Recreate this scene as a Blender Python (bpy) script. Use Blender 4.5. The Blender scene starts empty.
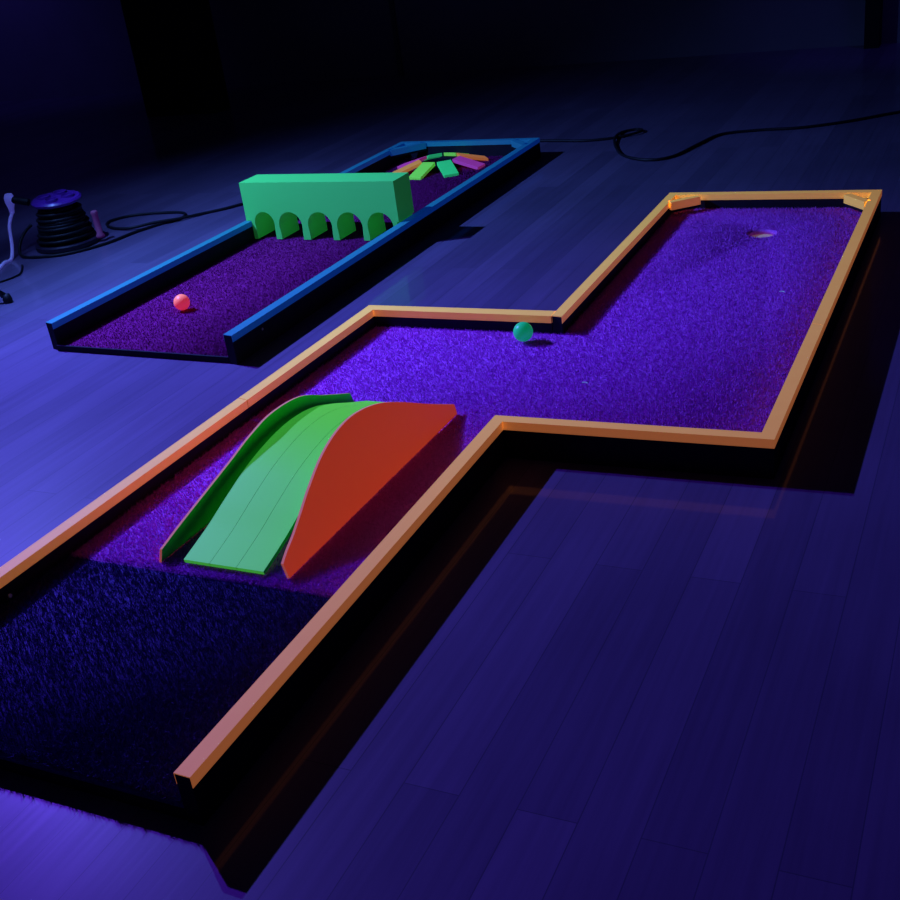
import bpy, bmesh, math, random
import numpy as np
from mathutils import Vector, Matrix, Quaternion

random.seed(7)
rng = np.random.default_rng(7)
S = 0.485                      # one layout unit in metres
Z0 = 0.15                      # rail tops stand this far (layout units) above the floor
scene = bpy.context.scene
C = scene.collection


def P(x, y, z=0.0):
    """layout units (z = 0 at the rail tops) -> metres, floor at 0"""
    return Vector((x * S, y * S, (z + Z0) * S))


# ------------------------------------------------------------------ materials
def nodes_of(name):
    m = bpy.data.materials.new(name)
    m.use_nodes = True
    nt = m.node_tree
    b = nt.nodes['Principled BSDF']
    return m, nt, b


def paint(name, col, rough=0.6, glow=None, spec=0.3, noise=0.12, scale=60, stretch=(1, 1, 1), bump=0.0):
    """painted / plastic surface; glow = even emission; on fluorescent paint, the light given off under the UV lamp"""
    m, nt, b = nodes_of(name)
    N, L = nt.nodes, nt.links
    tc = N.new('ShaderNodeTexCoord')
    mp = N.new('ShaderNodeMapping')
    mp.inputs['Scale'].default_value = stretch
    nz = N.new('ShaderNodeTexNoise')
    nz.inputs['Scale'].default_value = scale
    nz.inputs['Detail'].default_value = 3
    rp = N.new('ShaderNodeMapRange')
    rp.inputs['To Min'].default_value = 1 - noise
    rp.inputs['To Max'].default_value = 1 + noise
    mx = N.new('ShaderNodeVectorMath')
    mx.operation = 'SCALE'
    mx.inputs[0].default_value = col[:3]
    L.new(tc.outputs['Object'], mp.inputs['Vector'])
    L.new(mp.outputs['Vector'], nz.inputs['Vector'])
    L.new(nz.outputs['Fac'], rp.inputs['Value'])
    L.new(rp.outputs['Result'], mx.inputs['Scale'])
    L.new(mx.outputs['Vector'], b.inputs['Base Color'])
    b.inputs['Roughness'].default_value = rough
    b.inputs['Specular IOR Level'].default_value = spec
    if glow:
        b.inputs['Emission Color'].default_value = (*glow[:3], 1)
        b.inputs['Emission Strength'].default_value = 1.0
    if bump:
        bp = N.new('ShaderNodeBump')
        bp.inputs['Strength'].default_value = bump
        bp.inputs['Distance'].default_value = 0.002
        L.new(nz.outputs['Fac'], bp.inputs['Height'])
        L.new(bp.outputs['Normal'], b.inputs['Normal'])
    return m


def turf_mat(name, dark, light, rough=0.85):
    m, nt, b = nodes_of(name)
    N, L = nt.nodes, nt.links
    tc = N.new('ShaderNodeTexCoord')
    nz = N.new('ShaderNodeTexNoise')
    nz.inputs['Scale'].default_value = 160
    nz.inputs['Detail'].default_value = 2
    cr = N.new('ShaderNodeValToRGB')
    cr.color_ramp.elements[0].position = 0.32
    cr.color_ramp.elements[1].position = 0.68
    cr.color_ramp.elements[0].color = (*dark, 1)
    cr.color_ramp.elements[1].color = (*light, 1)
    L.new(tc.outputs['Object'], nz.inputs['Vector'])
    L.new(nz.outputs['Fac'], cr.inputs['Fac'])
    L.new(cr.outputs['Color'], b.inputs['Base Color'])
    b.inputs['Roughness'].default_value = rough
    b.inputs['Specular IOR Level'].default_value = 0.12
    return m


def floor_mat():
    m, nt, b = nodes_of('stage_floor_boards')
    N, L = nt.nodes, nt.links
    tc = N.new('ShaderNodeTexCoord')
    mp = N.new('ShaderNodeMapping')
    mp.inputs['Rotation'].default_value = (0, 0, math.radians(90))
    mp.inputs['Location'].default_value = (0.13, 0.012, 0)
    br = N.new('ShaderNodeTexBrick')
    br.inputs['Scale'].default_value = 1.0
    br.inputs['Brick Width'].default_value = 1.35
    br.inputs['Row Height'].default_value = 0.0708
    br.inputs['Mortar Size'].default_value = 0.0008
    br.inputs['Mortar Smooth'].default_value = 0.3
    br.inputs['Bias'].default_value = 0.0
    br.offset = 0.37
    br.offset_frequency = 2
    br.inputs['Color1'].default_value = (0.115, 0.085, 0.158, 1)
    br.inputs['Color2'].default_value = (0.158, 0.115, 0.208, 1)
    br.inputs['Mortar'].default_value = (0.07, 0.06, 0.11, 1)
    L.new(tc.outputs['Object'], mp.inputs['Vector'])
    L.new(mp.outputs['Vector'], br.inputs['Vector'])
    # grain running along the boards
    mg = N.new('ShaderNodeMapping')
    mg.inputs['Scale'].default_value = (26, 0.9, 1)
    gn = N.new('ShaderNodeTexNoise')
    gn.inputs['Scale'].default_value = 3.0
    gn.inputs['Detail'].default_value = 5
    gn.inputs['Roughness'].default_value = 0.6
    L.new(tc.outputs['Object'], mg.inputs['Vector'])
    L.new(mg.outputs['Vector'], gn.inputs['Vector'])
    g1 = N.new('ShaderNodeMapRange')
    g1.inputs['From Min'].default_value = 0.3
    g1.inputs['From Max'].default_value = 0.7
    g1.inputs['To Min'].default_value = 0.89
    g1.inputs['To Max'].default_value = 1.11
    L.new(gn.outputs['Fac'], g1.inputs['Value'])
    # large worn patches
    pn = N.new('ShaderNodeTexNoise')
    pn.inputs['Scale'].default_value = 1.6
    pn.inputs['Detail'].default_value = 4
    L.new(tc.outputs['Object'], pn.inputs['Vector'])
    g2 = N.new('ShaderNodeMapRange')
    g2.inputs['From Min'].default_value = 0.3
    g2.inputs['From Max'].default_value = 0.7
    g2.inputs['To Min'].default_value = 0.85
    g2.inputs['To Max'].default_value = 1.12
    L.new(pn.outputs['Fac'], g2.inputs['Value'])
    mu = N.new('ShaderNodeMath')
    mu.operation = 'MULTIPLY'
    L.new(g1.outputs['Result'], mu.inputs[0])
    L.new(g2.outputs['Result'], mu.inputs[1])
    sc = N.new('ShaderNodeVectorMath')
    sc.operation = 'SCALE'
    L.new(br.outputs['Color'], sc.inputs[0])
    L.new(mu.outputs['Value'], sc.inputs['Scale'])
    L.new(sc.outputs['Vector'], b.inputs['Base Color'])
    rr = N.new('ShaderNodeMapRange')
    rr.inputs['To Min'].default_value = 0.36
    rr.inputs['To Max'].default_value = 0.48
    L.new(gn.outputs['Fac'], rr.inputs['Value'])
    L.new(rr.outputs['Result'], b.inputs['Roughness'])
    b.inputs['Specular IOR Level'].default_value = 0.22
    b.inputs['Coat Weight'].default_value = 0.45
    b.inputs['Coat Roughness'].default_value = 0.07
    bp = N.new('ShaderNodeBump')
    bp.inputs['Strength'].default_value = 0.12
    bp.inputs['Distance'].default_value = 0.001
    L.new(gn.outputs['Fac'], bp.inputs['Height'])
    L.new(bp.outputs['Normal'], b.inputs['Normal'])
    return m


M = {}
M['floor'] = floor_mat()
M['wall'] = paint('dark_wall_paint', (0.22, 0.20, 0.26), 0.85, noise=0.2, scale=3)
M['pillar'] = paint('black_pillar_paint', (0.008, 0.008, 0.012), 0.9, noise=0.1)
M['trim'] = paint('grey_trim', (0.10, 0.11, 0.13), 0.7)
M['black'] = paint('matte_black_wood', (0.012, 0.012, 0.022), 0.75, spec=0.15, noise=0.3, scale=40)
M['orange'] = paint('fluorescent_orange_paint', (1.65, 1.40, 0.13), 0.6, glow=(0.22, 0.060, 0.018), noise=0.10, scale=25, stretch=(1, 1, 1))
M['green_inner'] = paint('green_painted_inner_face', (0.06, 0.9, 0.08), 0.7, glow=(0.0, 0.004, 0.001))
M['orange_pale'] = paint('worn_orange_edge', (1.0, 1.0, 0.22), 0.6, glow=(0.30, 0.09, 0.06), noise=0.08)
M['blue'] = paint('fluorescent_blue_paint', (0.04, 0.34, 0.24), 0.5, glow=(0.0, 0.012, 0.12), noise=0.08, scale=30)
M['red'] = paint('fluorescent_red_paint', (1.6, 0.4, 0.05), 0.65, glow=(0.25, 0.019, 0.010), noise=0.06, scale=8)
M['red_edge'] = paint('pale_plywood_edge', (1.0, 0.8, 0.22), 0.7, glow=(0.25, 0.05, 0.04))  # bare edge brightened by an even glow put into the material
M['green'] = paint('fluorescent_green_paint', (0.14, 1.15, 0.18), 0.6, glow=(0.003, 0.045, 0.007), noise=0.05, scale=20, stretch=(1, 1, 6))
M['deck'] = paint('fluorescent_green_deck', (0.27, 1.25, 0.025), 0.55, glow=(0.03, 0.26, 0.03), noise=0.05, scale=18)
M['lime'] = paint('fluorescent_lime_paint', (0.40, 1.5, 0.10), 0.6, glow=(0.05, 0.16, 0.02))
M['teal'] = paint('fluorescent_teal_paint', (0.10, 1.4, 0.22), 0.6, glow=(0.006, 0.14, 0.05))
M['magenta'] = paint('fluorescent_magenta_paint', (0.8, 0.10, 0.42), 0.6, glow=(0.14, 0.012, 0.09))
M['petal_orange'] = paint('fluorescent_orange_petal_paint', (1.0, 0.7, 0.08), 0.6, glow=(0.24, 0.04, 0.012))
M['ball_red'] = paint('fluorescent_red_ball', (1.8, 0.6, 0.16), 0.35, glow=(0.42, 0.016, 0.045), noise=0.03)
M['ball_green'] = paint('fluorescent_green_ball', (0.05, 1.0, 0.22), 0.35, glow=(0.0, 0.16, 0.055), noise=0.03)
M['turf'] = turf_mat('violet_lit_turf', (0.64, 0.11, 0.66), (0.80, 0.19, 0.86))
M['turf_purple'] = turf_mat('purple_turf', (0.26, 0.008, 0.14), (0.35, 0.020, 0.23))
M['tee'] = turf_mat('dark_tee_turf', (0.05, 0.03, 0.15), (0.10, 0.07, 0.28))
M['pale_wood'] = paint('bare_plywood', (0.8, 0.75, 0.35), 0.8, glow=(0.10, 0.05, 0.06))  # unpainted wood, made brighter by a faint added emission
M['rubber'] = paint('black_rubber', (0.006, 0.006, 0.010), 0.55, spec=0.3)
M['reel_plastic'] = paint('dark_reel_plastic', (0.02, 0.012, 0.03), 0.4, spec=0.5)
M['reel_top'] = paint('reel_top_plastic', (0.12, 0.02, 0.30), 0.35, spec=0.5)
M['handle'] = paint('violet_handle_plastic', (0.32, 0.10, 0.16), 0.5, glow=(0.012, 0.0, 0.025))
M['white_cord'] = paint('white_cord', (0.85, 0.8, 1.0), 0.5, glow=(0.03, 0.028, 0.19))
M['steel'] = paint('dark_powder_coated_steel', (0.02, 0.02, 0.03), 0.5)
M['lens'] = paint('lamp_lens', (0.1, 0.05, 0.3), 0.3, glow=(0.9, 0.3, 5.0))
M['lint'] = paint('pale_lint', (0.7, 0.8, 0.6), 0.9, glow=(0.03, 0.08, 0.2))
M['screw'] = paint('bare_screw_head', (0.5, 0.5, 0.5), 0.4)


# ------------------------------------------------------------------ builders
def empty(name, loc, label, cat, group=None):
    o = bpy.data.objects.new(name, None)
    o.location = loc
    o.empty_display_size = 0.05
    C.objects.link(o)
    tag(o, label, cat, group)
    return o


def tag(o, label=None, cat=None, group=None, kind=None):
    if label: o['label'] = label
    if cat: o['category'] = cat
    if group: o['group'] = group
    if kind: o['kind'] = kind
    return o


def finish(name, bm, mats, parent=None, smooth=False, bevel=0.0, label=None):
    """world-space bmesh -> one mesh object (kept in the parent's frame)"""
    bmesh.ops.recalc_face_normals(bm, faces=bm.faces)
    me = bpy.data.meshes.new(name)
    bm.to_mesh(me)
    bm.free()
    mats = mats if isinstance(mats, (list, tuple)) else [mats]
    for m in mats:
        me.materials.append(m)
    if smooth:
        me.polygons.foreach_set('use_smooth', [True] * len(me.polygons))
    o = bpy.data.objects.new(name, me)
    C.objects.link(o)
    if parent:
        set_parent(o, parent)
    if bevel:
        b = o.modifiers.new('soft_edge', 'BEVEL')
        b.width = bevel
        b.segments = 2
        b.limit_method = 'ANGLE'
        b.angle_limit = math.radians(40)
    if label: o['label'] = label
    return o


def world_of(o):
    if o.parent:
        return world_of(o.parent) @ o.matrix_parent_inverse @ o.matrix_basis
    return o.matrix_basis.copy()


def set_parent(o, p):
    o.parent = p
    o.matrix_parent_inverse = world_of(p).inverted()


def bm_prism(bm, pts, z0, z1, mat=0):
    """plan polygon (layout units) extruded z0..z1"""
    lo = [bm.verts.new(P(x, y, z0)) for x, y in pts]
    hi = [bm.verts.new(P(x, y, z1)) for x, y in pts]
    n = len(pts)
    fs = [bm.faces.new(hi), bm.faces.new(lo[::-1])]
    for i in range(n):
        fs.append(bm.faces.new((lo[i], lo[(i + 1) % n], hi[(i + 1) % n], hi[i])))
    for f in fs:
        f.material_index = mat
    return fs


def prism_with_holes(bm, outer, holes, z0, z1):
    loops = [outer] + holes
    edges = []
    for z in (z0, z1):
        es = []
        for lp in loops:
            vs = [bm.verts.new(P(x, y, z)) for x, y in lp]
            for i in range(len(vs)):
                es.append(bm.edges.new((vs[i], vs[(i + 1) % len(vs)])))
        bmesh.ops.triangle_fill(bm, use_beauty=True, edges=es)
        edges.append(es)
    for a, b in zip(*edges):
        bm.faces.new((a.verts[0], a.verts[1], b.verts[1], b.verts[0]))


def circle(cx, cy, r, n=32):
    return [(cx + r * math.cos(2 * math.pi * i / n), cy + r * math.sin(2 * math.pi * i / n)) for i in range(n)]


def bm_box(bm, c, half, rot=None, mat=0):
    vs = []
    for sx in (-1, 1):
        for sy in (-1, 1):
            for sz in (-1, 1):
                v = Vector((sx * half[0], sy * half[1], sz * half[2]))
                if rot: v = rot @ v
                vs.append(bm.verts.new(Vector(c) + v))
    for q in ((0, 1, 3, 2), (4, 6, 7, 5), (0, 4, 5, 1), (2, 3, 7, 6), (0, 2, 6, 4), (1, 5, 7, 3)):
        bm.faces.new([vs[i] for i in q]).material_index = mat


def bm_lathe(bm, c, prof, n=40, axis=Vector((0, 0, 1)), mat=0):
    """prof: (radius, height) metres, around axis at c"""
    q = Vector((0, 0, 1)).rotation_difference(axis)
    rings = []
    for r, h in prof:
        if r < 1e-6:
            rings.append([bm.verts.new(Vector(c) + q @ Vector((0, 0, h)))])
        else:
            rings.append([bm.verts.new(Vector(c) + q @ Vector((r * math.cos(2 * math.pi * i / n), r * math.sin(2 * math.pi * i / n), h))) for i in range(n)])
    for a, b in zip(rings, rings[1:]):
        for i in range(n):
            j = (i + 1) % n
            if len(a) == 1 and len(b) == 1: continue
            if len(a) == 1: f = bm.faces.new((a[0], b[j], b[i]))
            elif len(b) == 1: f = bm.faces.new((a[i], a[j], b[0]))
            else: f = bm.faces.new((a[i], a[j], b[j], b[i]))
            f.material_index = mat


def catmull(pts, k=8):
    out = []
    n = len(pts)
    for i in range(n - 1):
        p0, p1, p2, p3 = pts[max(i - 1, 0)], pts[i], pts[i + 1], pts[min(i + 2, n - 1)]
        for j in range(k):
            t = j / k
            out.append(0.5 * ((2 * p1) + (p2 - p0) * t + (2 * p0 - 5 * p1 + 4 * p2 - p3) * t * t + (3 * p1 - p0 - 3 * p2 + p3) * t ** 3))
    out.append(pts[-1])
    return out


def bm_tube(bm, pts, r, n=10, k=8, mat=0):
    path = catmull([Vector(p) for p in pts], k) if k > 1 else [Vector(p) for p in pts]
    rings = []
    up = Vector((0, 0, 1))
    prev = None
    for i, p in enumerate(path):
        t = (path[min(i + 1, len(path) - 1)] - path[max(i - 1, 0)]).normalized()
        if prev is None:
            a = t.cross(up if abs(t.z) < 0.9 else Vector((1, 0, 0))).normalized()
        else:
            a = (prev - t * prev.dot(t)).normalized()
        prev = a
        b = t.cross(a)
        rings.append([bm.verts.new(p + r * (math.cos(2 * math.pi * j / n) * a + math.sin(2 * math.pi * j / n) * b)) for j in range(n)])
    for a, b in zip(rings, rings[1:]):
        for j in range(n):
            bm.faces.new((a[j], a[(j + 1) % n], b[(j + 1) % n], b[j])).material_index = mat
    bm.faces.new(rings[0][::-1]).material_index = mat
    bm.faces.new(rings[-1]).material_index = mat


def inside(px, py, poly):
    r = np.zeros(px.shape, bool)
    n = len(poly)
    for i in range(n):
        x1, y1 = poly[i]
        x2, y2 = poly[(i + 1) % n]
        c = ((y1 > py) != (y2 > py))
        with np.errstate(divide='ignore', invalid='ignore'):
            xi = (x2 - x1) * (py - y1) / (y2 - y1 + 1e-12) + x1
        r ^= c & (px < xi)
    return r


def turf_object(name, outer, holes, z0, z1, pile, density, mat, parent, width=0.0016, lean=0.65, seams=(), label=None):
    """backing sheet with its pile of grass blades, one mesh"""
    bm = bmesh.new()
    prism_with_holes(bm, outer, holes, z0, z1)
    bmesh.ops.recalc_face_normals(bm, faces=bm.faces)
    me0 = bpy.data.meshes.new('tmp')
    bm.to_mesh(me0)
    bm.free()
    nb = len(me0.vertices)
    bv = np.empty(nb * 3, np.float32)
    me0.vertices.foreach_get('co', bv)
    bf = [tuple(p.vertices) for p in me0.polygons]
    bpy.data.meshes.remove(me0)
    xs = [p[0] for p in outer]
    ys = [p[1] for p in outer]
    area = (max(xs) - min(xs)) * (max(ys) - min(ys)) * S * S
    n = int(area * density)
    px = rng.uniform(min(xs), max(xs), n)
    py = rng.uniform(min(ys), max(ys), n)
    ok = inside(px, py, outer)
    for h in holes:
        ok &= ~inside(px, py, h)
    for y, x0, x1 in seams:
        ok &= ~((np.abs(py - y) < 0.0035) & (px > x0) & (px < x1))
    for h in holes:
        hx_, hy_ = sum(p[0] for p in h) / len(h), sum(p[1] for p in h) / len(h)
        ok &= np.hypot(px - hx_, py - hy_) > 0.080
    px, py = px[ok], py[ok]
    n = len(px)
    ang = rng.uniform(0, 2 * math.pi, n)
    la = rng.uniform(0, 2 * math.pi, n)
    ln = pile * S * rng.uniform(0.65, 1.15, n)
    tl = np.abs(rng.normal(0, lean, n)).clip(0, 1.1)
    base = np.stack([px * S, py * S, np.full(n, (z1 + Z0) * S)], 1)
    w = width * rng.uniform(0.7, 1.3, n)
    d = np.stack([np.cos(ang) * w / 2, np.sin(ang) * w / 2, np.zeros(n)], 1)
    tip = base + np.stack([np.cos(la) * np.sin(tl) * ln, np.sin(la) * np.sin(tl) * ln, np.cos(tl) * ln], 1)
    v = np.stack([base - d, base + d, tip], 1).reshape(-1, 3)
    allv = np.concatenate([bv.reshape(-1, 3), v]).astype(np.float32)
    me = bpy.data.meshes.new(name)
    me.vertices.add(len(allv))
    me.vertices.foreach_set('co', allv.ravel())
    lv = [i for f in bf for i in f]
    lt = [len(f) for f in bf] + [3] * n
    ls = np.concatenate([[0], np.cumsum(lt)[:-1]])
    lidx = np.concatenate([np.array(lv, np.int32), np.arange(nb, nb + 3 * n, dtype=np.int32)])
    me.loops.add(len(lidx))
    me.loops.foreach_set('vertex_index', lidx.astype(np.int32))
    me.polygons.add(len(lt))
    me.polygons.foreach_set('loop_start', ls.astype(np.int32))
    me.polygons.foreach_set('loop_total', np.array(lt, np.int32))
    me.update(calc_edges=True)
    me.validate()
    me.materials.append(mat)
    o = bpy.data.objects.new(name, me)
    C.objects.link(o)
    set_parent(o, parent)
    if label: o['label'] = label
    return o


def rail(parent, quad, mat, tape=0.0335, ends=(False, False), zf=-Z0, screws=()):
    """black board on edge; quad = outer start, outer end, inner end, inner start (plan).  The painted strip
    folds over its top edge."""
    bm = bmesh.new()
    bm_prism(bm, quad, zf, -0.003)
    board = finish('rail', bm, M['black'], parent)
    a, b, c, d = [Vector((p[0], p[1])) for p in quad]
    # painted strip: top and two sides, open at the ends
    bm = bmesh.new()
    t = 0.002
    ob = (b - a).normalized()
    no = Vector((ob.y, -ob.x))
    if no.dot(a - d) < 0: no = -no
    k = 0.04
    e = [a + (a - d) * k, b + (b - c) * k, c - (b - c) * k, d - (a - d) * k]
    sec = [(e[0], e[1]), (e[3], e[2])]
    o0, o1 = e[0], e[1]
    i0, i1 = e[3], e[2]
    a2, b2, c2, d2 = a + no * 0.0008, b + no * 0.0008, c - no * 0.0008, d - no * 0.0008

    def ring(o, i, oi, ii):
        return [bm.verts.new(P(o.x, o.y, -tape)), bm.verts.new(P(o.x, o.y, 0)), bm.verts.new(P(i.x, i.y, 0)), bm.verts.new(P(i.x, i.y, -tape)),
                bm.verts.new(P(ii.x, ii.y, -tape)), bm.verts.new(P(ii.x, ii.y, -0.0028)), bm.verts.new(P(oi.x, oi.y, -0.0028)), bm.verts.new(P(oi.x, oi.y, -tape))]
    r0 = ring(o0, i0, a2, d2)
    r1 = ring(o1, i1, b2, c2)
    for k in range(8):
        bm.faces.new((r0[k], r0[(k + 1) % 8], r1[(k + 1) % 8], r1[k]))
    for r in (r0, r1):
        bm.faces.new((r[0], r[1], r[6], r[7]))
        bm.faces.new((r[1], r[2], r[5], r[6]))
        bm.faces.new((r[2], r[3], r[4], r[5]))
    col = {'orange': 'bright orange painted top edge', 'blue': 'bright blue painted top edge'}[mat]
    finish('painted_edge', bm, M[mat], board, label=col)
    for sx, sy, sz in screws:
        bm = bmesh.new()
        p = P(sx, sy, sz)
        ax = Vector((no.x, no.y, 0))
        bm_lathe(bm, p, [(0.0, -0.002), (0.0032, -0.002), (0.0032, 0.0006), (0.002, 0.0012), (0, 0.0012)], 12, ax)
        finish('screw', bm, M['screw'], board, label='bare metal screw head')
    return board


# ------------------------------------------------------------------ the room
def structure(name, bm, mat, label, cat):
    o = finish(name, bm, mat)
    tag(o, label, cat, kind='structure')
    return o


bm = bmesh.new()
bm_box(bm, (0.0, 1.6, -0.05), (7.0, 5.2, 0.05))
structure('floor', bm, M['floor'], 'dark wooden plank floor of the hall', 'floor')
WY = 11.3 * S
bm = bmesh.new()
bm_box(bm, (0, WY + 0.1, 1.6), (7.0, 0.1, 1.6))
structure('wall_back', bm, M['wall'], 'dark wall at the far end of the hall', 'wall')
bm = bmesh.new()
bm_box(bm, (-6.9, 1.6, 1.6), (0.1, 5.2, 1.6))
structure('wall_left', bm, M['wall'], 'dark side wall left of the pillar', 'wall')
bm = bmesh.new()
bm_box(bm, (-4.0 * S, WY - 0.012, 1.6), (0.012, 0.012, 1.6))
structure('trim_1', bm, M['trim'], 'thin upright trim strip on the far wall', 'trim')
bm = bmesh.new()
bm_box(bm, (-5.92 * S, 9.52 * S, 1.6), (0.50 * S, 0.14 * S, 1.6))
structure('pillar', bm, M['pillar'], 'wide black square pillar before the far wall', 'pillar')
bm = bmesh.new()
bm_box(bm, (1.43 * S, WY - 0.06, 1.6), (0.07 * S, 0.06, 1.6))
structure('trim_2', bm, M['pillar'], 'black upright panel at the right end of the far wall', 'trim')

# ------------------------------------------------------------------ the orange course
course = empty('mini_golf_course', P(0.6, 1.5, -Z0),
               'zigzag mini golf course with orange edged rails and violet turf, in front', 'mini golf course', 'mini golf courses on the floor')
Na_o, Na_i = (1.1851, -0.003), (1.1402, -0.0018)
L_o = (-0.0335, -0.003)
L_i = (0.0115, -0.003)
P1, P1i = (0.0116, 3.0524), (0.0610, 2.9965)
X1, X1i = (0.9750, 3.0546), (0.9750, 2.9920)
U0, U0i = (0.9785, 2.9960), (1.0262, 2.9880)
UE, UEi = (0.9683, 5.0714), (1.0135, 5.0240)
RE, REi = (2.1489, 5.0720), (2.1030, 5.0240)
BR, BRi = (2.1421, 1.9400), (2.0960, 1.9830)
Ko, Ki = (1.1778, 1.9178), (1.1330, 1.9620)


def lerp2(a, b, t): return (a[0] + (b[0] - a[0]) * t, a[1] + (b[1] - a[1]) * t)


t = 1.941 / 3.05
g = 0.0012
sm, smi = lerp2(L_o, P1, t), lerp2(L_i, P1i, t * 1.012)
sm2, smi2 = lerp2(L_o, P1, t + g), lerp2(L_i, P1i, t * 1.012 + g)
rail(course, (L_o, sm, smi, L_i), 'orange', screws=((0.012 + 0.0335 + 0.008, 0.56, -0.055),))
rail(course, (sm2, P1, P1i, smi2), 'orange', ends=(True, False))
rail(course, (P1, X1, X1i, P1i), 'orange', ends=(True, False))
rail(course, (U0, UE, UEi, U0i), 'orange')
rail(course, (UE, RE, REi, UEi), 'orange', ends=(True, False))
t = (5.072 - 2.994) / (5.072 - 1.94)
sm, smi = lerp2(RE, BR, t), lerp2(REi, BRi, t * 0.997)
sm2, smi2 = lerp2(RE, BR, t + g), lerp2(REi, BRi, t * 0.997 + g)
rail(course, (RE, sm, smi, REi), 'orange', ends=(True, False))
rail(course, (sm2, BR, BRi, smi2), 'orange', ends=(True, False))
rail(course, (BR, Ko, Ki, BRi), 'orange', ends=(True, False))
rail(course, (Ko, Na_o, Na_i, Ki), 'orange', ends=(True, False))


def corner_block(parent, a, b, away, mat, th=0.034, h=0.05):
    """bar laid across a corner; a-b its playing face"""
    A, B = Vector(a), Vector(b)
    n = Vector(away).normalized() * th
    bm = bmesh.new()
    bm_prism(bm, [A, B, B + n, A + n], -0.062, -0.004)
    o = finish('corner_block', bm, M['black'], parent)
    bm = bmesh.new()
    u = (B - A).normalized() * 0.003
    m = n.normalized() * 0.003
    bm_prism(bm, [A - m - u, B - m + u, B + n + m + u, A + n + m - u], -0.046, 0.0)
    finish('painted_edge', bm, M[mat], o)
    return o


corner_block(course, (1.032, 4.860), (1.168, 4.978), (-0.66, 0.75), 'orange')
corner_block(course, (1.968, 4.976), (2.086, 4.838), (0.76, 0.65), 'orange')

# bed, turf, hole
cup = (1.606, 4.535)
eps = 0.004
inner = [(L_i[0] + eps, 0.0), (P1i[0] + eps, P1i[1] - eps), (U0i[0] + eps, P1i[1] - eps), (UEi[0] + eps, UEi[1] - eps),
         (REi[0] - eps, REi[1] - eps), (BRi[0] - eps, BRi[1] + eps), (Ki[0] - eps, Ki[1] + eps), (Na_i[0] - eps, 0.0)]
bm = bmesh.new()
bm_prism(bm, inner, -Z0 + 0.001, -0.116)
finish('platform', bm, M['black'], course)
bm = bmesh.new()
bm_prism(bm, circle(*cup, 0.09, 32), -0.116, -0.1105)
finish('hole_cup', bm, M['pale_wood'], course, label='pale wooden bottom of the hole')
tee_y = 0.848
turf_poly = [(inner[0][0] + (P1i[0] - L_i[0]) * tee_y / 3, tee_y)] + inner[1:7] + [(Na_i[0] - eps - 0.001, tee_y)]
turf_object('turf', turf_poly, [circle(*cup, 0.070, 40)], -0.110, -0.087, 0.013, 170000, M['turf'], course,
            seams=((2.98, 1.75, 2.2),))
tee_poly = [inner[0], (turf_poly[0][0], tee_y - 0.001), (turf_poly[-1][0], tee_y - 0.001), inner[-1]]
turf_object('tee_turf', tee_poly, [], -0.112, -0.090, 0.020, 190000, M['tee'], course, width=0.0013, lean=0.75,
            label='dark tall pile turf of the tee area')

# ------------------------------------------------------------------ the blue course
bcourse = empty('mini_golf_course', P(-1.1, 4.7, -Z0),
                'straight mini golf course with blue edged rails and purple turf, behind', 'mini golf course', 'mini golf courses on the floor')
b0, b0i = (-1.7152, 2.6502), (-1.6650, 2.6380)
bR_i, bR_o = (-0.5415, 2.6000), (-0.4900, 2.5900)
bBL, bBR = (-1.6960, 6.7724), (-0.4833, 6.7317)
bBLi, bBRi = (-1.6480, 6.7230), (-0.5290, 6.6850)
rail(bcourse, (b0, bBL, bBLi, b0i), 'blue')
rail(bcourse, (bBL, bBR, bBRi, bBLi), 'blue', ends=(True, False))
rail(bcourse, (bR_o, bBR, bBRi, bR_i), 'blue', screws=((-0.4895, 2.84, -0.062),))
corner_block(bcourse, (-1.640, 6.470), (-1.445, 6.700), (-0.77, 0.64), 'blue', th=0.05)
corner_block(bcourse, (-0.690, 6.675), (-0.535, 6.500), (0.75, 0.66), 'blue', th=0.05)
binner = [(b0i[0] + eps, 2.625), (bBLi[0] + eps, bBLi[1] - eps), (bBRi[0] - eps, bBRi[1] - eps), (bR_i[0] - eps, 2.600)]
bm = bmesh.new()
bm_prism(bm, binner, -Z0 + 0.001, -0.140)
bm_prism(bm, [binner[0], (binner[0][0], binner[0][1] + 0.012), (binner[3][0], binner[3][1] + 0.012), binner[3]], -0.1395, -0.118)
finish('platform', bm, M['black'], bcourse)
turf_object('turf', [(x, y + (0.014 if y < 3 else 0)) for x, y in binner], [], -0.1395, -0.124, 0.011, 120000, M['turf_purple'], bcourse)

# ------------------------------------------------------------------ arch bridge across the blue course
ZT = -0.117
bridge_x0, bridge_x1 = -1.692, -0.545
by0 = 4.508
bdep = 0.212
bxl, bxr = b0i[0] + 0.010, bR_i[0] - 0.010   # feet stand between the rails
base_x = -1.652
arcs = [(0.029, 0.176), (0.219, 0.389), (0.442, 0.615), (0.660, 0.840), (0.884, 1.062)]
apex = 0.062       # layout z of the arch crowns


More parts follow.
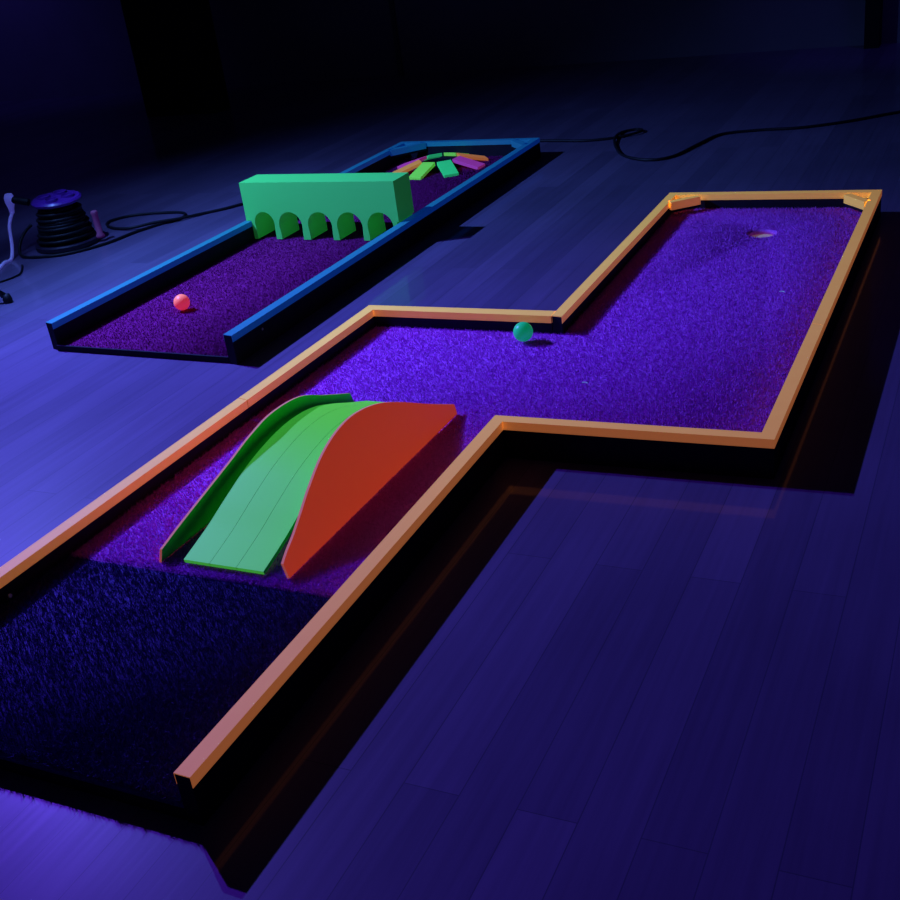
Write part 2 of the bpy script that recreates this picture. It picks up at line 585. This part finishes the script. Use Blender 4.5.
def bridge_outline():
    """front elevation, (x, z), anticlockwise, arches cut in"""
    pts = [(bridge_x0, 0.252), (bridge_x0, 0.004), (base_x, 0.004), (base_x, ZT)]
    for a, b in arcs:
        xa, xb = base_x + a, base_x + b
        r = (xb - xa) / 2 + 0.004          # arches widen a little above the feet
        cx = (xa + xb) / 2
        zs = apex - r
        pts.append((xa, ZT))
        pts.append((cx - r * 0.96, zs - 0.045))
        for i in range(0, 17):
            th = math.pi - math.pi * i / 16
            pts.append((cx + r * math.cos(th), zs + r * math.sin(th)))
        pts.append((cx + r * 0.96, zs - 0.045))
        pts.append((xb, ZT))
    pts += [(base_x + 1.094, ZT), (base_x + 1.094, 0.004), (bridge_x1, 0.004), (bridge_x1, 0.252)]
    return pts


bm = bmesh.new()
ol = bridge_outline()
sk = -0.036      # bridge runs very slightly askew
e0, e1 = [], []
v0 = [bm.verts.new(P(x, by0 + sk * (x - bridge_x0), z)) for x, z in ol]
v1 = [bm.verts.new(P(x, by0 + sk * (x - bridge_x0) + bdep, z)) for x, z in ol]
for vs in (v0, v1):
    es = [bm.edges.new((vs[i], vs[(i + 1) % len(vs)])) for i in range(len(vs))]
    bmesh.ops.triangle_fill(bm, use_beauty=True, edges=es)
for i in range(len(ol)):
    j = (i + 1) % len(ol)
    bm.faces.new((v0[i], v0[j], v1[j], v1[i]))
o = finish('arch_bridge', bm, M['green'])
tag(o, 'bright green bridge block with five arches across the blue edged course', 'bridge')

# ------------------------------------------------------------------ ring of sloping petals
ring = empty('petal_ring_obstacle', P(-1.17, 6.37, -0.125),
             'ring of eight sloping coloured boards on the purple turf behind the green bridge', 'golf obstacle')
cx, cy = -1.17, 6.37
bm = bmesh.new()
bm_lathe(bm, P(cx, cy, -0.125), [(0.0, 0.0), (0.17 * S, 0.0), (0.17 * S, 0.040 * S), (0.155 * S, 0.048 * S), (0.14 * S, 0.040 * S), (0.14 * S, 0.006 * S), (0, 0.006 * S)], 40)
finish('support_ring', bm, M['black'], ring, label='black support ring under the boards')
order = ['magenta', 'petal_orange', 'lime', 'teal']
names = {'lime': 'lime green sloping board', 'teal': 'teal green sloping board', 'magenta': 'magenta sloping board', 'petal_orange': 'orange sloping board'}
for k in range(8):
    a = math.radians(-7 + 45 * k)
    key = order[k % 4]
    u = Vector((math.cos(a), math.sin(a)))
    w = Vector((-u.y, u.x)) * 0.056
    bm = bmesh.new()
    ri, ro, zi, zo, th = 0.150, 0.368, -0.044, -0.104, 0.026
    q = []
    for zz in (0, -th):
        for r, z in ((ri, zi), (ro, zo)):
            for sg in (-1, 1):
                p = u * r + w * sg * (1.0 if r == ro else 0.98)
                q.append(bm.verts.new(P(cx + p.x, cy + p.y, max(z + zz, -0.126))))
    for f in ((0, 1, 3, 2), (4, 6, 7, 5), (0, 2, 6, 4), (1, 5, 7, 3), (0, 4, 5, 1), (2, 3, 7, 6)):
        bm.faces.new([q[i] for i in f])
    finish('petal_board', bm, M[key], ring, bevel=0.0008, label=names[key])

# ------------------------------------------------------------------ hump ramp on the orange course
ramp = empty('hump_ramp', P(0.64, 1.5, -0.088),
             'green hump ramp between two curved red side boards on violet turf', 'ramp')
zb = -0.083
ctrl = [(0.880, 0.000), (0.897, 0.008), (1.040, 0.047), (1.170, 0.092), (1.320, 0.138), (1.480, 0.166), (1.620, 0.171), (1.760, 0.152), (1.890, 0.108), (2.020, 0.055), (2.140, 0.008), (2.155, 0.0)]
path = catmull([Vector((0, y, z)) for y, z in ctrl[1:-1]], 6)
dx0, dx1 = 0.477, 0.785
gap = 0.0012
w3 = (dx1 - dx0 - 2 * gap) / 3
for k in range(3):
    xa = dx0 + k * (w3 + gap)
    xb = xa + w3
    bm = bmesh.new()
    rows = []
    for i, p in enumerate(path):
        q = (path[min(i + 1, len(path) - 1)] - path[max(i - 1, 0)]).normalized()
        nrm = Vector((0, -q.z, q.y))
        top, bot = p, p - nrm * 0.014
        rows.append([bm.verts.new(P(x, v.y, -0.075 + max(v.z, -0.012))) for x, v in ((xa, top), (xb, top), (xb, bot), (xa, bot))])
    for a, b in zip(rows, rows[1:]):
        for j in range(4):
            bm.faces.new((a[j], a[(j + 1) % 4], b[(j + 1) % 4], b[j])).material_index = j % 2
    bm.faces.new(rows[0][::-1])
    bm.faces.new(rows[-1])
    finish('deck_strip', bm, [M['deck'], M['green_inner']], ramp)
# cross bearers carrying the deck
for y, z in ((1.17, 0.074), (1.55, 0.150), (1.90, 0.086)):
    bm = bmesh.new()
    xl, xr = dx0 + 0.012, dx1 - 0.012
    pts = [(y - 0.012, -0.004), (y + 0.012, -0.004), (y + 0.012, z), (y - 0.012, z)]
    va = [bm.verts.new(P(xl, a, -0.075 + b)) for a, b in pts]
    vb = [bm.verts.new(P(xr, a, -0.075 + b)) for a, b in pts]
    for i in range(4):
        bm.faces.new((va[i], va[(i + 1) % 4], vb[(i + 1) % 4], vb[i]))
    bm.faces.new(va[::-1])
    bm.faces.new(vb)
    finish('bearer', bm, M['black'], ramp)


def side_board(top, place, lean, th, mats, label, zb):
    """top: (y, h) along the board; place(y) -> x of its foot; lean = sideways shift per height; th = thickness"""
    first, last = top[0], top[-1]
    crv = catmull([Vector((s, h, 0)) for s, h in top[1:-1]], 6)
    ol = [first] + [(v.x, v.y) for v in crv] + [last]
    bm = bmesh.new()
    va, vb = [], []
    for y, h in ol:
        x = place(y) + lean * h
        va.append(bm.verts.new(P(x, y, zb + h)))
        vb.append(bm.verts.new(P(x + th, y, zb + h)))
    f = bm.faces.new(va)
    g_ = bm.faces.new(vb[::-1])
    g_.material_index = 2
    n = len(ol)
    for i in range(n):
        e = bm.faces.new((va[i], va[(i + 1) % n], vb[(i + 1) % n], vb[i]))
        e.material_index = 1
    bmesh.ops.triangulate(bm, faces=[f, g_])
    return finish('side_board', bm, mats, ramp, label=label)


right = [(0.901, -0.0035), (0.907, 0.043), (0.953, 0.065), (1.010, 0.088), (1.089, 0.126), (1.171, 0.166), (1.291, 0.215), (1.414, 0.245), (1.540, 0.252), (1.678, 0.229), (1.808, 0.180), (1.974, 0.099), (2.122, 0.032), (2.112, -0.0035)]
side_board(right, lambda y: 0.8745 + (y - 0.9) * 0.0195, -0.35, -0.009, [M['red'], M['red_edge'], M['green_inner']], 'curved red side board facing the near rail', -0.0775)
left = [(0.888, -0.0035), (0.896, 0.043), (0.914, 0.049), (0.996, 0.078), (1.107, 0.113), (1.282, 0.167), (1.405, 0.208), (1.544, 0.234), (1.730, 0.216), (1.907, 0.143), (2.101, 0.064), (2.143, -0.0035)]
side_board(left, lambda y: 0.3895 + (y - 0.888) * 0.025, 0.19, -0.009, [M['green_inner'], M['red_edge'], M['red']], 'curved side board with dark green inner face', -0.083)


# ------------------------------------------------------------------ golf balls
def ball(x, y, zc, mat, label):
    r = 0.0427 / 2
    bm = bmesh.new()
    bmesh.ops.create_icosphere(bm, subdivisions=5, radius=r)
    # dimples
    N = 220
    ga = math.pi * (3 - 5 ** 0.5)
    dirs = np.array([[math.sqrt(1 - (1 - 2 * (i + .5) / N) ** 2) * math.cos(i * ga), math.sqrt(1 - (1 - 2 * (i + .5) / N) ** 2) * math.sin(i * ga), 1 - 2 * (i + .5) / N] for i in range(N)])
    for v in bm.verts:
        d = np.array(v.co) / r
        m = float((dirs @ d).max())
        a = math.acos(min(1, m))
        if a < 0.09:
            v.co *= 1 - 0.012 * (1 - (a / 0.09) ** 2)
        v.co += P(x, y, zc)
    o = finish('golf_ball', bm, M[mat], smooth=True)
    tag(o, label, 'golf ball', 'golf balls on the two courses')
    return o


ball(0.8835, 2.876, -0.034, 'ball_green', 'green golf ball on the violet turf beside the orange edged rail')
ball(-1.2575, 3.197, -0.073, 'ball_red', 'red golf ball on the purple turf in front of the green bridge')

# ------------------------------------------------------------------ cable reel, plug, cords
R0 = P(-3.22, 4.45, -Z0)
reel = empty('cable_reel', R0, 'black cable reel lying flat with sockets on top, left of blue course', 'cable reel')
bm = bmesh.new()
bm_lathe(bm, R0, [(0, 0.0), (0.103, 0.0), (0.109, 0.004), (0.109, 0.016), (0.103, 0.020), (0.055, 0.020), (0, 0.020)], 48)
finish('bottom_flange', bm, M['reel_plastic'], reel, smooth=False)
bm = bmesh.new()
bm_lathe(bm, R0, [(0.05, 0.018), (0.05, 0.152), (0.0, 0.152)], 32)
finish('drum', bm, M['reel_plastic'], reel)
bm = bmesh.new()
hx = []
for i in range(0, 16 * 11 + 1):
    a = 2 * math.pi * i / 16
    f = i / (16 * 11)
    rr = 0.092 - 0.026 * f + 0.004 * math.sin(5 * f * 6)
    hx.append(R0 + Vector((rr * math.cos(a), rr * math.sin(a), 0.026 + 0.108 * f)))
bm_tube(bm, hx, 0.0058, 8, 1)
finish('wound_cable', bm, M['rubber'], reel, smooth=True)
tilt = Quaternion(Vector((0.7, 0.7, 0)).normalized(), math.radians(4))
bm = bmesh.new()
ax = tilt @ Vector((0, 0, 1))
RT = R0 + Vector((0, 0, 0.148))
bm_lathe(bm, RT, [(0, 0.0), (0.070, 0.0), (0.082, 0.004), (0.084, 0.012), (0.078, 0.018), (0, 0.021)], 48, ax)
top = finish('socket_plate', bm, M['reel_top'], reel, label='violet tinted top plate with sockets')
for k in range(4):
    a = math.radians(20 + 90 * k)
    c = RT + tilt @ Vector((0.042 * math.cos(a), 0.042 * math.sin(a), 0.018))
    bm = bmesh.new()
    bm_lathe(bm, c, [(0.0, 0.002), (0.017, 0.002), (0.019, 0.0085), (0.022, 0.0085), (0.0235, 0.0), (0.0, -0.001)], 28, ax)
    finish('socket', bm, M['reel_top'], top)
bm = bmesh.new()
HX = P(-2.995, 4.545, -Z0)
bm_lathe(bm, HX, [(0, 0.014), (0.015, 0.014), (0.015, 0.022), (0.0105, 0.027), (0.0105, 0.092), (0.0125, 0.098), (0.010, 0.106), (0, 0.107)], 20, Vector((-0.03, 0.0, 1)).normalized())
finish('crank_handle', bm, M['handle'], reel, smooth=True, label='violet crank handle standing upright')

# plug with white cord in the side of the reel top
pl0 = RT + Vector((-0.148, -0.062, 0.030))
plug = empty('power_plug', pl0, 'pale rubber plug with white cord hanging from the cable reel', 'plug')
bm = bmesh.new()
bm_lathe(bm, pl0, [(0, 0.021), (0.012, 0.018), (0.017, 0.006), (0.0160, -0.010), (0.010, -0.030), (0.0075, -0.048), (0, -0.049)], 20, Vector((0.06, 0.05, 1)).normalized())
finish('plug_body', bm, M['white_cord'], plug, smooth=True)
bm = bmesh.new()
q = (RT + Vector((-0.055, -0.03, 0.004)) - pl0)
bm_lathe(bm, pl0 + q * 0.12, [(0, 0), (0.012, 0.0), (0.012, q.length * 0.55), (0, q.length * 0.56)], 16, q.normalized())
finish('plug_adapter', bm, M['rubber'], plug, label='black adapter between plug and reel')
bm = bmesh.new()
pts = [pl0 + Vector((-0.002, -0.002, -0.044)), P(-3.51, 4.24, 0.05), P(-3.475, 4.18, -0.07), P(-3.42, 4.09, -0.139), P(-3.40, 4.00, -0.140), P(-3.33, 3.88, -0.140), P(-3.28, 3.72, -0.140), P(-3.32, 3.4, -0.140)]
bm_tube(bm, pts, 0.0056, 8, 8)
finish('cord', bm, M['white_cord'], plug, smooth=True)

bm = bmesh.new()
bm_tube(bm, [P(-3.20, 3.965, -0.139), P(-3.14, 3.90, -0.142), P(-3.06, 3.80, -0.142), P(-3.05, 3.72, -0.143), P(-3.08, 3.62, -0.143), P(-3.18, 3.45, -0.143), P(-3.4, 3.2, -0.143)], 0.0030, 8, 8)
o = finish('thin_black_cable', bm, M['rubber'], smooth=True)
tag(o, 'thin black cable curling on the floor in front of the pale plug cord', 'cable')

bm = bmesh.new()
loop = [(-3.405, 4.34, 0.03), (-3.44, 4.28, -0.02), (-3.43, 4.20, -0.09), (-3.36, 4.14, -0.137), (-3.20, 4.14, -0.139), (-3.02, 4.22, -0.139), (-2.88, 4.45, -0.139), (-2.84, 4.72, -0.139), (-2.77, 4.93, -0.139), (-2.69, 5.08, -0.139), (-2.78, 5.22, -0.139), (-3.02, 5.22, -0.139), (-3.24, 5.14, -0.139), (-3.30, 4.98, -0.139),
        (-3.16, 4.84, -0.139), (-2.95, 4.80, -0.132), (-2.80, 4.91, -0.122), (-2.68, 5.03, -0.130), (-2.57, 5.21, -0.139), (-2.44, 5.37, -0.139), (-2.25, 5.75, -0.139), (-2.02, 6.35, -0.139), (-1.75, 6.92, -0.139), (-1.25, 7.22, -0.139),
        (-0.69, 7.27, -0.139), (-0.30, 7.22, -0.139), (-0.05, 7.30, -0.139), (0.10, 7.45, -0.130), (0.04, 7.58, -0.139), (-0.06, 7.50, -0.139), (-0.05, 7.25, -0.128), (0.04, 6.97, -0.139), (0.20, 6.66, -0.139), (0.42, 6.51, -0.139), (0.58, 6.60, -0.139), (0.68, 6.98, -0.139), (0.78, 7.28, -0.139), (1.05, 7.38, -0.139), (1.34, 7.41, -0.139), (1.67, 7.58, -0.139), (2.0, 7.84, -0.139), (2.6, 8.2, -0.139)]
bm_tube(bm, [P(*p) for p in loop], 0.0052, 8, 6)
o = finish('extension_cable', bm, M['rubber'], smooth=True)
tag(o, 'black extension cable running from the reel behind both courses, looping on the floor', 'cable')

# ------------------------------------------------------------------ the UV lamps on their stand (just outside the frame on the left)
LX, LY = -3.25, 3.02
stand = empty('uv_lamp_stand', P(LX, LY, -Z0), 'black tripod lamp stand whose foot shows at the left edge', 'lamp stand')
LZ = 3.10
bm = bmesh.new()
bm_tube(bm, [P(LX, LY, -Z0 + 0.12), P(LX, LY, LZ - 0.10)], 0.014, 16, 1)
finish('pole', bm, M['steel'], stand, smooth=True)
for a in (25, 145, 265):
    d = Vector((math.cos(math.radians(a)), math.sin(math.radians(a)), 0))
    foot = P(LX, LY, -Z0) + d * 0.312
    bm = bmesh.new()
    bm_tube(bm, [P(LX, LY, 0.45), foot + Vector((0, 0, 0.016))], 0.009, 12, 1)
    lg = finish('leg', bm, M['steel'], stand, smooth=True)
    bm = bmesh.new()
    bm_lathe(bm, foot, [(0, 0), (0.013, 0), (0.014, 0.010), (0.010, 0.026), (0, 0.027)], 16)
    finish('rubber_foot', bm, M['rubber'], lg, smooth=True)
bm = bmesh.new()
bm_tube(bm, [P(LX - 0.02, LY - 0.25, LZ - 0.12), P(LX + 0.02, LY + 0.25, LZ - 0.12)], 0.012, 12, 1)
finish('cross_bar', bm, M['steel'], stand, smooth=True)
lamps = []


def lamp(loc, target, name, col, power, size_deg, blend, radius):
    p, tgt = P(*loc), P(*target)
    d = (tgt - p).normalized()
    bm = bmesh.new()
    q = Vector((0, 0, 1)).rotation_difference(d)
    bm_lathe(bm, p - d * 0.095, [(0, 0.0), (0.05, 0.0), (0.062, 0.02), (0.066, 0.09), (0.058, 0.09), (0.055, 0.075), (0.0, 0.075)], 32, d)
    h = finish('lamp_housing', bm, M['steel'], stand, smooth=False)
    bm = bmesh.new()
    bm_lathe(bm, p - d * 0.018, [(0, 0.0), (0.05, 0.0), (0.05, 0.006), (0, 0.008)], 32, d)
    finish('lens', bm, M['lens'], h)
    ld = bpy.data.lights.new(name, 'SPOT')
    ld.color = col
    ld.energy = power
    ld.spot_size = math.radians(size_deg)
    ld.spot_blend = blend
    ld.shadow_soft_size = radius
    lo = bpy.data.objects.new(name, ld)
    C.objects.link(lo)
    lo.location = p + d * 0.004
    lo.rotation_euler = d.to_track_quat('-Z', 'Y').to_euler()
    return lo


lamp((LX + 0.03, LY + 0.18, LZ), (-1.4, 3.8, -0.15), 'uv_flood_light', (0.135, 0.29, 1.0), 275, 120, 1.0, 0.014)
lamp((LX, LY - 0.16, LZ), (1.0, 0.0, -0.15), 'violet_flood_light', (0.150, 0.030, 1.0), 240, 120, 0.9, 0.014)

# two scraps of lint on the turf
for x, y, r, lab in ((1.878, 3.588, 0.6, 'tiny pale scrap of lint on the turf near the hole'), (1.308, 2.46, 0.1, 'tiny pale scrap of lint on the turf nearer the bend')):
    bm = bmesh.new()
    bm_tube(bm, [P(x - 0.012, y, -0.0735), P(x, y + 0.004 * r, -0.072), P(x + 0.012, y - 0.003, -0.0735)], 0.0011, 6, 6)
    o = finish('lint_scrap', bm, M['lint'], smooth=True)
    tag(o, lab, 'lint', 'lint scraps on the turf')

# ------------------------------------------------------------------ dim unseen fill spots added to brighten the far wall
ld = bpy.data.lights.new('far_wall_fill', 'SPOT')
ld.color = (0.12, 0.02, 1.0)
ld.spot_size = math.radians(50)
ld.spot_blend = 0.6
ld.energy = 13.0
ld.shadow_soft_size = 0.1
lo = bpy.data.objects.new('far_wall_fill', ld)
C.objects.link(lo)
lo.location = P(2.0, 10.3, 5.0)
lo.rotation_euler = Vector((-0.15, 1.0, -3.6)).to_track_quat('-Z', 'Y').to_euler()
ld = bpy.data.lights.new('far_wall_fill', 'SPOT')  # second added fill, lifting the left part of the far wall
ld.color = (0.12, 0.09, 1.0)
ld.spot_size = math.radians(95)
ld.spot_blend = 1.0
ld.energy = 17.0
ld.shadow_soft_size = 0.2
lo = bpy.data.objects.new('far_wall_fill', ld)
C.objects.link(lo)
lo.location = P(-10.5, 9.2, 4.0)
lo.rotation_euler = Vector((0.1, 1.0, -1.1)).to_track_quat('-Z', 'Y').to_euler()

w = bpy.data.worlds.new('dark_hall')
scene.world = w
w.use_nodes = True
w.node_tree.nodes['Background'].inputs['Color'].default_value = (0.10, 0.10, 0.45, 1)
w.node_tree.nodes['Background'].inputs['Strength'].default_value = 0.028

# ------------------------------------------------------------------ camera
fw = Vector((-0.42361527, 0.79418116, -0.43569071))
rt = Vector((0.90209487, 0.41356529, -0.12324202))
up = Vector((-0.08231006, 0.44524156, 0.89161932))
cd = bpy.data.cameras.new('camera')
cd.sensor_width = 36
cd.sensor_fit = 'HORIZONTAL'
cd.lens = 1133.84 / 900 * 36
cd.clip_start = 0.02
cam = bpy.data.objects.new('camera', cd)
C.objects.link(cam)
mw = Matrix.Identity(4)
for i in range(3):
    mw[i][0], mw[i][1], mw[i][2] = rt[i], up[i], -fw[i]
loc = P(2.76544, -1.48783, 1.72994)
for i in range(3):
    mw[i][3] = loc[i]
cam.matrix_world = mw
scene.camera = cam

vs = scene.view_settings
vs.view_transform = 'Standard'
vs.look = 'None'
vs.gamma = 1
vs.exposure = 0
vs.use_curve_mapping = False
